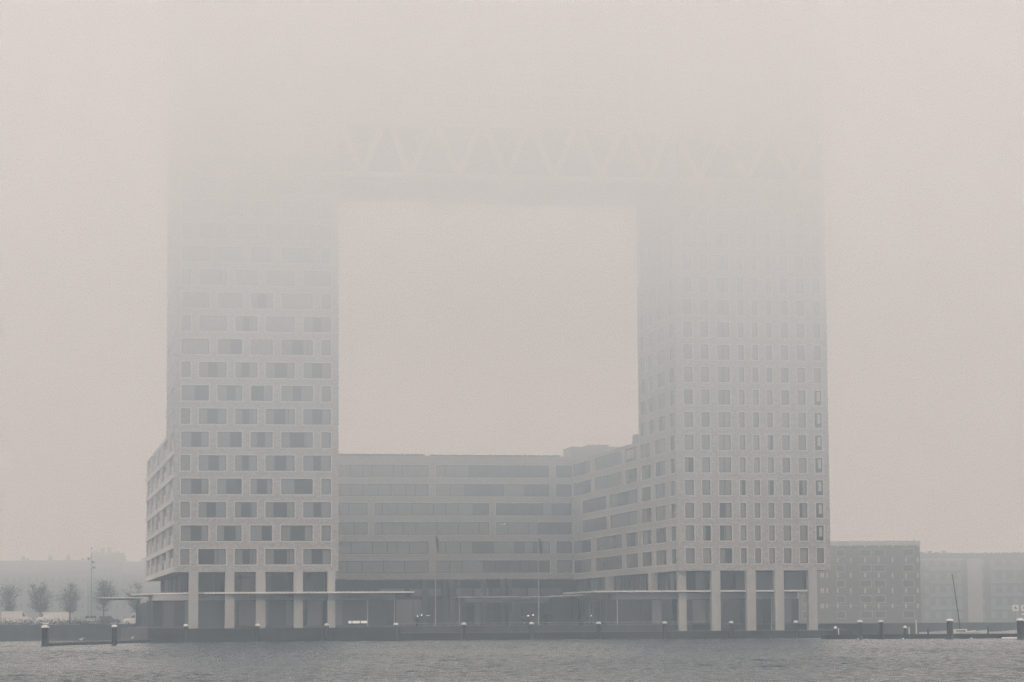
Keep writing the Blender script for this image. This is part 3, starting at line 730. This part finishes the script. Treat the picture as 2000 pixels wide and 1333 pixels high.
# small sailing boat with a leaning mast
SB = thing('sailing_boat', 'small white sailing boat with a dark mast leaning left', 'sailing boat'); bp = at(1872, 1249, 343); bp.z = 0; SB.location = bp; SB.rotation_euler = (0, 0, .3)
h = MB(); secs = [(-2.2, .7, .75), (-1.2, .95, .72), (0, 1.0, .75), (1.2, .75, .85), (2.3, .08, 1.0)]; k = h.slot(M['white'])
for xx, w, hh in secs: h.v += [(xx, -w, hh), (xx, -w * .7, .1), (xx, 0, -.35), (xx, w * .7, .1), (xx, w, hh)]
for i in range(4):
    for j in range(5): h.f.append((i * 5 + j, i * 5 + (j + 1) % 5, i * 5 + 5 + (j + 1) % 5, i * 5 + 5 + j)); h.m.append(k)
h.f += [(0, 1, 2, 3, 4), (24, 23, 22, 21, 20)]; h.m += [k, k]
h.build('hull', SB)
c = MB(); c.box((-1.2, -.55, .74), (.9, .55, 1.15), M['white']); c.box((-1.0, -.56, .85), (.7, .56, 1.02), M['frame']); c.build('cabin', SB)
mt = MB(); SBI = Matrix.Rotation(-.3, 3, 'Z'); top = SBI @ (at(1860, 1122, 343) - bp); bot = SBI @ (at(1877, 1232, 343) - bp)
mt.tube(bot - Vector((0, 0, .35)), top, .085, .05, M['darksteel'], 7); mt.tube(top, top + Vector((-.15, 0, .0)), .02, .02, M['darksteel'], 5)
mt.build('mast', SB)
# number signs
def sign(x, txt, lab, w=.72):
    p = at(x, 1188, 336); p0 = Vector((p.x, p.y, 0.6)); o = thing('number_sign' if txt == '6' else 'letter_sign', lab, 'sign', p0)
    z = p.z - .6
    b = MB(); b.box((-w / 2, -.03, z - .36), (w / 2, .03, z + .36), M['cap']); b.build('board', o)
    b = MB(); b.tube((0, .07, 0), (0, .07, z + .3), .035, .035, M['palepanel'], 6); b.build('post', o)
    cu = bpy.data.curves.new('digit', 'FONT'); cu.body = txt; cu.size = .62; cu.align_x = 'CENTER'; cu.align_y = 'CENTER'; cu.extrude = .004; cu.materials.append(M['ink'])
    tmp = bpy.data.objects.new('tmp', cu); COL.objects.link(tmp); bpy.context.view_layer.update()
    me = bpy.data.meshes.new_from_object(tmp.evaluated_get(bpy.context.evaluated_depsgraph_get())); bpy.data.objects.remove(tmp); me.name = 'digit'
    t_ = bpy.data.objects.new('digit' if txt == '6' else 'letter', me); COL.objects.link(t_); t_.parent = o; t_.location = (0, -.036, z); t_.rotation_euler = (PI / 2, 0, 0)
    return o, z
sign(1983.3, '6', 'square white sign with a dark number 6')
o, z = sign(2001, 'h', 'white sign with a dark letter at the right edge beside the number 6')
b = MB(); b.box((-.36, -.03, z - .82), (.36, .03, z - .62), M['cap']); b.build('strip', o)
# white float at the waterline
c = MB(); c.lathe([(.04, -1.0), (.11, -.94), (.13, 0), (.11, .94), (.04, 1.0)], M['cap'], 10); fo = c.build('float_tube'); p = at(1973, 1249, 331); p.z = .1; fo.location = p; fo.rotation_euler = (0, PI / 2, 0)
tag(fo, 'slim white float lying on the water left of the far right pile', 'float')
# buoys
def buoy(x, y, Y, lab, r=.13):
    c = MB(); c.lathe([(.03, -r), (r * .8, -r * .6), (r, 0), (r * .8, r * .6), (.03, r)], M['cap'], 10); o = c.build('buoy', smooth=True); p = at(x, y, Y); p.z = .06; o.location = p; return tag(o, lab, 'buoy', 'small white mooring buoys')
buoy(1676, 1249, 329, 'tiny white buoy at the foot of the left pile of the pair'); buoy(1764, 1247, 333, 'tiny white buoy below the white coned bollard'); buoy(1897, 1247, 332, 'tiny white buoy right of the leaning mast')

# ------------------------------------------------------------------ gulls
def gull(p, rz, lab):
    o = MB(); m = M['gull']; n = 10; k = o.slot(m)
    secs = [(-.30, .012, .20), (-.22, .035, .19), (-.10, .085, .175), (.02, .10, .18), (.10, .085, .205), (.15, .055, .25), (.19, .05, .29), (.23, .045, .31), (.265, .02, .305), (.32, .006, .295)]
    for x, r, z in secs:
        for j in range(n): a = 2 * PI * j / n; o.v.append((x, r * .85 * math.cos(a), z + r * math.sin(a)))
    for q in range(len(secs) - 1):
        for j in range(n): o.f.append((q * n + j, q * n + (j + 1) % n, (q + 1) * n + (j + 1) % n, (q + 1) * n + j)); o.m.append(k)
    o.tube((.0, .03, .1), (.01, .03, 0), .01, .008, M['darksteel'], 5); o.tube((.0, -.03, .1), (.01, -.03, 0), .01, .008, M['darksteel'], 5)
    ob = o.build('gull', smooth=True); ob.location = p; ob.rotation_euler = (0, 0, rz); ob.scale = (1.15,) * 3
    return tag(ob, lab, 'gull', 'white gulls resting along the waterfront')
P = pile_pts[0]; ct = 2.0 + .24
gull(P + Vector((-.17, 0, ct)), 2.6, 'white gull on the left half of the far left pile cap'); gull(P + Vector((.14, .05, ct)), .6, 'white gull on the right half of the far left pile cap')
bd = (loc(-3.2, -2.0) - (P + Vector((.4, .2, 0))))
for f, lab in ((.28, 'white gull on the boom between the two left piles'), (.80, 'white gull on the boom close to the quay')):
    q = P + Vector((.4, .2, 0)) + bd * f; q.z = .44; gull(q, .4 + f, lab)

# ------------------------------------------------------------------ court: flagpoles, shrubs, lamps, lit panels
def flagpole(x, b, h, r, lab, flag=True):
    o = thing('flagpole', lab, 'flagpole', loc(fa(x, 1200, b), b, 1.95), TH, 'thin pale flagpoles in the court')
    p = MB(); p.tube((0, 0, 0), (0, 0, h), r, r * .6, M['steel'], 8); p.lathe([(.05, h), (.09, h + .07), (.02, h + .16)], M['steel'], 8); p.build('pole', o)
    if flag:
        f = MB(); k = f.slot(M['flag']); n = 8
        for i in range(n):
            u = i / (n - 1)
            for j in range(5): f.v.append((.08 + u * .40, .10 * math.sin(u * 9 + j), h - .25 - j * .38 - u * (.75 + .1 * j)))
        for i in range(n - 1):
            for j in range(4): f.f.append((i * 5 + j, i * 5 + 5 + j, i * 5 + 6 + j, i * 5 + 1 + j)); f.m.append(k)
        f.build('flag', o)
flagpole(850.5, 6, 12.6, .075, 'tall thin flagpole left of centre in the court with a limp dark flag')
flagpole(1052, 6, 12.2, .075, 'tall thin flagpole right of centre in the court with a limp dark flag')
flagpole(897, 10, 6.9, .06, 'short bare flagpole between the two tall ones', False)
def shrub(x, b, w, h, lab, seed):
    o = thing('potted_shrub', lab, 'shrub', loc(fa(x, 1215, b), b, 1.95), TH, 'dark potted shrubs in the court')
    t_ = MB(); t_.lathe([(w * .30, 0), (w * .38, .45)], M['darksteel'], 10); t_.build('pot', o)
    r = random.Random(seed); l = MB()
    for i in range(420):
        a, zz = r.uniform(0, 2 * PI), r.random(); rr = w * .5 * math.sqrt(r.random()) * math.sin(PI * (.15 + .75 * zz)); c_ = Vector((rr * math.cos(a), rr * math.sin(a), .42 + zz * (h - .42)))
        d = Vector((r.uniform(-1, 1), r.uniform(-1, 1), r.uniform(-.4, 1))).normalized(); e_ = d.orthogonal().normalized()
        l.quad([c_, c_ + d * .10 + e_ * .045, c_ + d * .2, c_ + d * .10 - e_ * .045], M['leaf'])
    l.build('foliage', o)
shrub(820, 5, 1.7, 1.25, 'broad dark potted shrub left of the left flagpole', 1); shrub(1027, 5, 1.5, 1.2, 'dark potted shrub just left of the right flagpole', 2)
shrub(1067, 6, 1.8, 1.4, 'dark potted shrub just right of the right flagpole', 3); shrub(1141, 8, 2.2, 1.0, 'low wide potted shrub under the slanting canopy', 4)
def lamp(x, y, b, lab):
    a, z = plane_hit(x, y, Vector((OX, OY)) + V * b, U)
    o = thing('terrace_lamp', lab, 'lamp', loc(a, b, 1.95), TH, 'small lit lamps on the terrace')
    p = MB(); p.tube((0, 0, 0), (0, 0, z - 1.95), .018, .018, M['darksteel'], 6); p.build('post', o)
    p = MB(); h_ = z - 1.95; p.lathe([(.03, h_ - .09), (.085, h_ - .05), (.10, h_), (.08, h_ + .06), (.02, h_ + .1)], M['lamp'], 10); p.build('bulb', o, smooth=True)
lamp(815.5, 1204, 4, 'lit lamp at far left of the terrace above a broad shrub'); lamp(823.5, 1201.8, 4.5, 'lit lamp just left of the bright dash beside the left flagpole')
lamp(1031.5, 1203.3, 4, 'lit lamp above the white fender cap left of the right flagpole'); lamp(1041, 1202, 4.5, 'lit lamp touching the left side of the right flagpole')
lamp(1154.8, 1203, 6, 'lone lit lamp under the slanting canopy near the right pavilion')
a, z = plane_hit(836.5, 1202.5, Vector((OX, OY)) + V * 5, U)
o = thing('white_bar', 'short white bar given a glow, on two legs left of the left flagpole', 'light bar', loc(a, 5, 1.95), TH)
c = MB(); c.box((-.24, -.05, z - 2.00), (.24, .05, z - 1.91), M['panel']); c.build('tube', o)  # white bar with a glow of its own added
c = MB(); c.tube((-.2, 0, 0), (-.2, 0, z - 2.012), .02, .02, M['darksteel'], 5); c.tube((.2, 0, 0), (.2, 0, z - 2.012), .02, .02, M['darksteel'], 5); c.build('stand', o)
for i, (x0, x1) in enumerate(((681, 687), (689, 703), (705.2, 718))):
    a0, a1 = fa(x0, 1215, 1.95), fa(x1, 1215, 1.95)
    o = thing('lit_panel', ('narrow', 'middle', 'right hand')[i] + ' glowing white panel of the three on the left terrace', 'lit panel', loc((a0 + a1) / 2, 2.2, 1.95), TH, 'glowing panels on the left terrace')
    w_ = (a1 - a0) / 2; c = MB(); c.box((-w_, -.05, .36), (w_, .05, .70), M['panel']); c.build('screen', o)
    c = MB(); c.box((-w_ + .03, -.03, 0), (-w_ + .09, .03, .358), M['darksteel']); c.box((w_ - .09, -.03, 0), (w_ - .03, .03, .358), M['darksteel']); c.build('stand', o)
o = thing('pendant_lamp', 'tiny cluster of bright lamps showing in a middle floor window of the rear wing', 'lamp', loc(fb(982, 1024), BB + .08, BS0 + BP * 2 + 1.3), TH)
for x, h_ in ((978.8, .10), (982.6, .09), (985.4, .22)):
    c = MB(); a = fb(x, 1024) - fb(982, 1024); c.lathe([(.03, 0), (.07, .02), (.07, h_), (.02, h_ + .03)], M['lamp'], 8, (a, 0, .3)); c.tube((a, 0, .3 + h_), (a, 0, .64), .012, .012, M['darksteel'], 5); c.build('bulb', o)

# ------------------------------------------------------------------ left bank: vehicles, trees, houses
SZ = 2.455
def vehicle(name, label, cat, L, Hh, prof, glassprof, paint, p, rz, group):
    o = thing(name, label, cat, p, rz, group); hw = .86 if Hh < 1.9 else .98
    b = MB(); k = b.slot(paint); n = len(prof)
    for yy, sc in ((-hw, 1), (hw, 1)):
        for x, z in prof: b.v.append((x, yy * (1 if z < Hh * .55 else .88), z))
    b.f.append(tuple(range(n))); b.f.append(tuple(n + i for i in reversed(range(n)))); b.m += [k, k]
    for i in range(n): b.f.append((i, n + i, n + (i + 1) % n, (i + 1) % n)); b.m.append(k)
    b.build('body', o)
    for gp in glassprof:
        n = len(gp)
        for sgn in (-1, 1):
            g_ = MB(); k = g_.slot(M['glass']); i0 = 0
            for x, z in gp: g_.v.append((x, sgn * (hw * (.88 if z >= Hh * .55 else 1) + .012 + (hw * .12 * (Hh * .62 - z) / (Hh * .3) if z < Hh * .62 and z >= Hh * .55 else 0)), z))
            g_.f.append(tuple(i0 + i for i in range(n))); g_.m.append(k)
            g_.build('side_window', o)
    for x in (-L * .31, L * .31):
        for s_ in (-1, 1):
            w = MB(); w.tube((x, s_ * (hw - .19), .31), (x, s_ * (hw + .02), .31), .31, .31, M['tyre'], 14); wo = w.build('wheel', o)
            w = MB(); w.tube((x, s_ * (hw + .022), .31), (x, s_ * (hw + .035), .31), .19, .17, M['steel'], 10); w.build('rim', wo)
    l = MB(); l.box((-L / 2 - .012, -hw * .8, Hh * .36), (-L / 2 + .03, -hw * .5, Hh * .45), M['pale_pane']); l.build('headlight', o)
    l = MB(); l.box((-L / 2 - .012, hw * .5, Hh * .36), (-L / 2 + .03, hw * .8, Hh * .45), M['pale_pane']); l.build('headlight', o)
    return o
def vanprof(L, Hh): h = L / 2; return [(-h, .3), (h, .3), (h, Hh * .9), (h - .12, Hh), (-h + 1.45, Hh), (-h + .85, Hh * .62), (-h + .1, Hh * .5), (-h, Hh * .4)]
def carprof(L, Hh): h = L / 2; return [(-h, .3), (h, .3), (h, Hh * .62), (h - .2, Hh * .72), (h - .75, Hh * .97), (h - 1.3, Hh), (-h + 1.75, Hh), (-h + 1.15, Hh * .66), (-h + .1, Hh * .55), (-h, Hh * .42)]
def car(x, L, Hh, paint, lab, name='parked_car', van=False, face=0.0, Y=520):
    p = at(x, 1215, Y); p.z = SZ; h = L / 2
    if van: return vehicle('parked_van', lab, 'van', L, Hh, vanprof(L, Hh), [[(-h + 1.0, Hh * .62), (-h + 1.5, Hh * .62), (-h + 1.5, Hh * .9), (-h + 1.35, Hh * .9)]], paint, p, face, 'vans parked along the left quay')
    return vehicle(name, lab, 'car', L, Hh, carprof(L, Hh), [[(-h + 1.3, Hh * .66), (.1, Hh * .66), (.1, Hh * .92), (-h + 1.72, Hh * .92)], [(.2, Hh * .66), (h - .55, Hh * .68), (h - .85, Hh * .92), (.2, Hh * .92)]], paint, p, face, 'cars parked along the left quay')
car(33, 5.4, 2.55, M['carwhite'], 'tall white van at the far left of the left quay', van=True, face=PI)
car(101, 6.0, 2.35, M['carwhite'], 'long lower white van behind the far left mooring pile', van=True)
car(174, 4.3, 1.75, M['carsilver'], 'light car with a white bonnet between the two left piles')
car(212, 4.4, 1.62, M['cardark'], 'dark car between the light car and the white people carrier', face=PI)
car(264, 4.2, 1.85, M['carwhite'], 'white people carrier closest to the left pavilion')
hd = random.Random(50); hg = MB()
for i in range(2600):
    c_ = Vector((hd.uniform(-95.5, -64), 449.2 + hd.uniform(-.55, .55), 2.47 + abs(hd.gauss(0, .38)))); d = Vector((hd.uniform(-1, 1), hd.uniform(-1, 1), hd.uniform(-.2, 1))).normalized() * hd.uniform(.15, .3); e_ = d.orthogonal().normalized() * .08
    hg.quad([c_, c_ + d * .5 + e_, c_ + d, c_ + d * .5 - e_], M['leaf'])
kind(hg.build('shrubbery'), 'stuff')['label'] = 'low dark shrubbery along the top of the left quay'
def tree(x, Y, H, R, lab, seed):
    p = at(x, 1215, Y); p.z = SZ; r = random.Random(seed); o = thing('bare_tree', lab, 'tree', p, 0, 'bare trees in a row on the left quay')
    t_ = MB(); tw = MB(); hb_ = H * .28
    t_.tube((0, 0, 0), (.05, 0, hb_), .17, .13, M['bark'], 8); t_.tube((.05, 0, hb_), (.0, 0, H * .72), .13, .05, M['bark'], 7)
    cz, rz_ = H * .60, H * .40
    for i in range(34):
        z0 = hb_ + (H * .66 - hb_) * r.random(); a = r.uniform(0, 2 * PI); t0 = r.uniform(-.95, .95); rr = R * math.sqrt(1 - t0 * t0) * r.uniform(.55, .85)
        b0 = Vector((.02, 0, z0)); b1 = Vector((math.cos(a) * rr, math.sin(a) * rr, cz + rz_ * t0 * .85))
        if b1.z < z0: b0.z = max(hb_, b1.z - .8)
        tw.tube(b0, b1, .06, .022, M['bark'], 5, False)
        for j in range(8):
            q = b0.lerp(b1, r.uniform(.35, 1)); e1 = q + Vector((r.gauss(0, .6), r.gauss(0, .6), r.uniform(-.25, 1.0))) * (R * .40); tw.tube(q, e1, .020, .010, M['twig'], 4, False)
            for _ in range(6):
                q2 = q.lerp(e1, r.uniform(.2, 1)); e2 = q2 + Vector((r.gauss(0, .5), r.gauss(0, .5), r.uniform(-.3, .75))) * (R * .36); s_ = (e2 - q2).orthogonal().normalized() * .015
                tw.quad([q2 - s_, q2 + s_, e2 + s_ * .5, e2 - s_ * .5], M['twig'])
    t_.build('trunk', o); tw.build('crown', o)
for i, (x, lab) in enumerate(((18, 'bare round crowned tree at the far left edge above the tall van'), (78, 'bare round crowned tree behind the gap between the two vans'), (136, 'bare round crowned tree between the long van and the light car'), (202, 'bare round crowned tree above the dark car'), (266, 'bare slim tree nearest the left pavilion'))):
    tree(x, 530, (8.0, 8.5, 8.3, 8.9, 8.4)[i], (2.5, 2.9, 2.7, 3.0, 2.3)[i], lab, 60 + i)
# light mast
p = at(178, 1215, 535); p.z = SZ; o = thing('light_mast', 'tall thin light mast rising above the bare trees at left', 'light mast', p)
c = MB(); c.tube((0, 0, 0), (0, 0, 14.8), .06, .035, M['mull'], 8); c.build('pole', o)
for dx, z in ((-.6, 12.6), (.3, 11.9), (.45, 10.9)):
    c = MB(); c.box((min(0, dx), -.04, z), (max(0, dx), .04, z + .07), M['darksteel']); c.box((dx - .22, -.18, z - .28), (dx + .22, .18, z - .002), M['darksteel']); c.build('lamp_head', o)

def house(name, lab, x0, x1, ytop, Y, depth, m, storeys, cols, roofh, rz=0.0, base=1.9, chim=(), wm='glass', group=None, ww=1.1, px=None):
    pa, pb = at(x0, 1100, Y), at(x1, 1100, Y); zt = at((x0 + x1) / 2, ytop, Y).z - base; L = pb.x - pa.x
    o = thing(name, lab, 'building', (pa.x, Y, base), rz, group); w = MB(); eh = zt - roofh; sh = eh / storeys
    rows = []
    for k in range(storeys):
        st = L / cols; rows.append((k * sh + sh * .3, k * sh + sh * .78, [(st * (i + .5) - ww / 2, st * (i + .5) + ww / 2) for i in range(cols)] if not px else [(at(q0, 1150, Y).x - pa.x, at(q1, 1150, Y).x - pa.x) for q0, q1 in px]))
    T = lambda s, d, z: (s, -d, z)
    facade(w, T, 0, L, 0, eh, rows, m, m, .18)
    w.quad([(0, 0, 0), (0, depth, 0), (0, depth, eh), (0, 0, eh)], m); w.quad([(L, 0, 0), (L, depth, 0), (L, depth, eh), (L, 0, eh)], m); w.quad([(0, depth, 0), (L, depth, 0), (L, depth, eh), (0, depth, eh)], m)
    w.build('wall', o); rf = MB()
    if roofh > 2:
        k = rf.slot(M['tiles']); rf.v += [(-.2, -.3, eh), (L + .2, -.3, eh), (L + .2, depth + .3, eh), (-.2, depth + .3, eh), (-.2, depth / 2, zt), (L + .2, depth / 2, zt)]
        rf.f += [(0, 1, 5, 4), (2, 3, 4, 5), (0, 4, 3), (1, 2, 5), (0, 3, 2, 1)]; rf.m += [k] * 5
    else: rf.box((-.1, -.12, eh + .002), (L + .1, depth + .1, zt), M['tiles'] if m is not M['red_brick'] else M['fascia'])
    ro = rf.build('roof', o)
    for cx_, ch in chim:
        c = MB(); zz = zt - .6; c.box((L * cx_ - .6, depth / 2 - .45, zz - .4), (L * cx_ + .6, depth / 2 + .45, zt + ch), m); c.build('chimney', ro)
    for za, zb, ops in rows:
        for a, b in ops:
            FM = M['palepanel'] if wm != 'midglass' else M['balcony']; f = MB(); f.box((a, .10, za), (a + .08, .17, zb), FM); f.box((b - .08, .10, za), (b, .17, zb), FM); f.box((a + .08, .10, za), (b - .08, .17, za + .08), FM); f.box((a + .08, .10, zb - .08), (b - .08, .17, zb), FM)
            f.quad([(a + .08, .15, za + .08), (b - .08, .15, za + .08), (b - .08, .15, zb - .08), (a + .08, .15, zb - .08)], M[wm]); f.build('window', o)
    return o, L, eh, zt, sh
house('row_house', 'pale foggy long house with tiled roof and three chimneys behind the trees at left', -40, 170, 1094, 930, 16, M['brown_brick'], 4, 14, 4.5, chim=((.12, .5), (.37, 1.4), (.40, .7), (.62, 1.6), (.79, 1.8), (.93, .6)), base=2.45)
house('row_house', 'foggy taller gabled house between the long house and the left tower', 172, 236, 1079, 945, 15, M['brown_brick'], 5, 5, 4.0, chim=((.12, .5), (.33, 1.8), (.55, 1.9), (.8, .4)), base=2.45)
house('row_house', 'foggy tiled house just left of the left tower', 236, 330, 1096, 930, 16, M['brown_brick'], 4, 6, 4.5, chim=((.4, 1.2),), base=2.45)
# right: dark brick block and the block beyond
o, L, eh, zt, sh = house('brick_block', 'dark brick apartment block with pale upright strips right of the right tower', 1560, 1797, 1057, 550, 16, M['red_brick'], 5, 9, .9, wm='midglass', px=((1566, 1588), (1634, 1651), (1680, 1703), (1708, 1730), (1763, 1786)))
for k in range(5):
    for x in (1604, 1608, 1615.5, 1636, 1661.5, 1689.5, 1716.2, 1743.1, 1769.5, 1792.6):
        p = at(x, 1064 + 30 * k, 550); c = MB(); c.box((p.x - at(1560, 1100, 550).x - .13, -.12, p.z - 1.9 - .45), (p.x - at(1560, 1100, 550).x + .13, -.003, p.z - 1.9 + .45), M['balcony']); c.build('wall_strip', o)
c = MB(); c.box((.05, -.05, sh * .98 + .4), (L - .05, -.004, sh * .98 + .55), M['palepanel']); c.build('string_course', o)
o, L, eh, zt, sh = house('apartment_block', 'faint brown apartment block at the right edge with balconies and a pale stair tower', 1798, 2080, 1080, 800, 20, M['brown_brick'], 5, 13, 1.2, wm='curtain', ww=1.3, chim=((.04, .5), (.10, .8), (.15, .5), (.2, .9)))
c = MB(); c.box((L * .32, -.9, 0), (L * .42, -.004, eh - .5), M['palepanel']); c.build('stair_tower', o)
c = MB(); c.box((.02, -.5, eh - .9), (L * .30, -.006, eh - .35), M['palepanel']); c.build('cornice', o)
for k in range(1, 5):
    for f0, f1 in ((.06, .28), (.48, .70), (.74, .96)):
        c = MB(); c.box((L * f0, -1.1, sh * k), (L * f1, -.006, sh * k + .15), M['palepanel']); c.box((L * f0, -1.1, sh * k + .154), (L * f1, -1.05, sh * k + 1.0), M['curtain']); c.build('balcony', o)
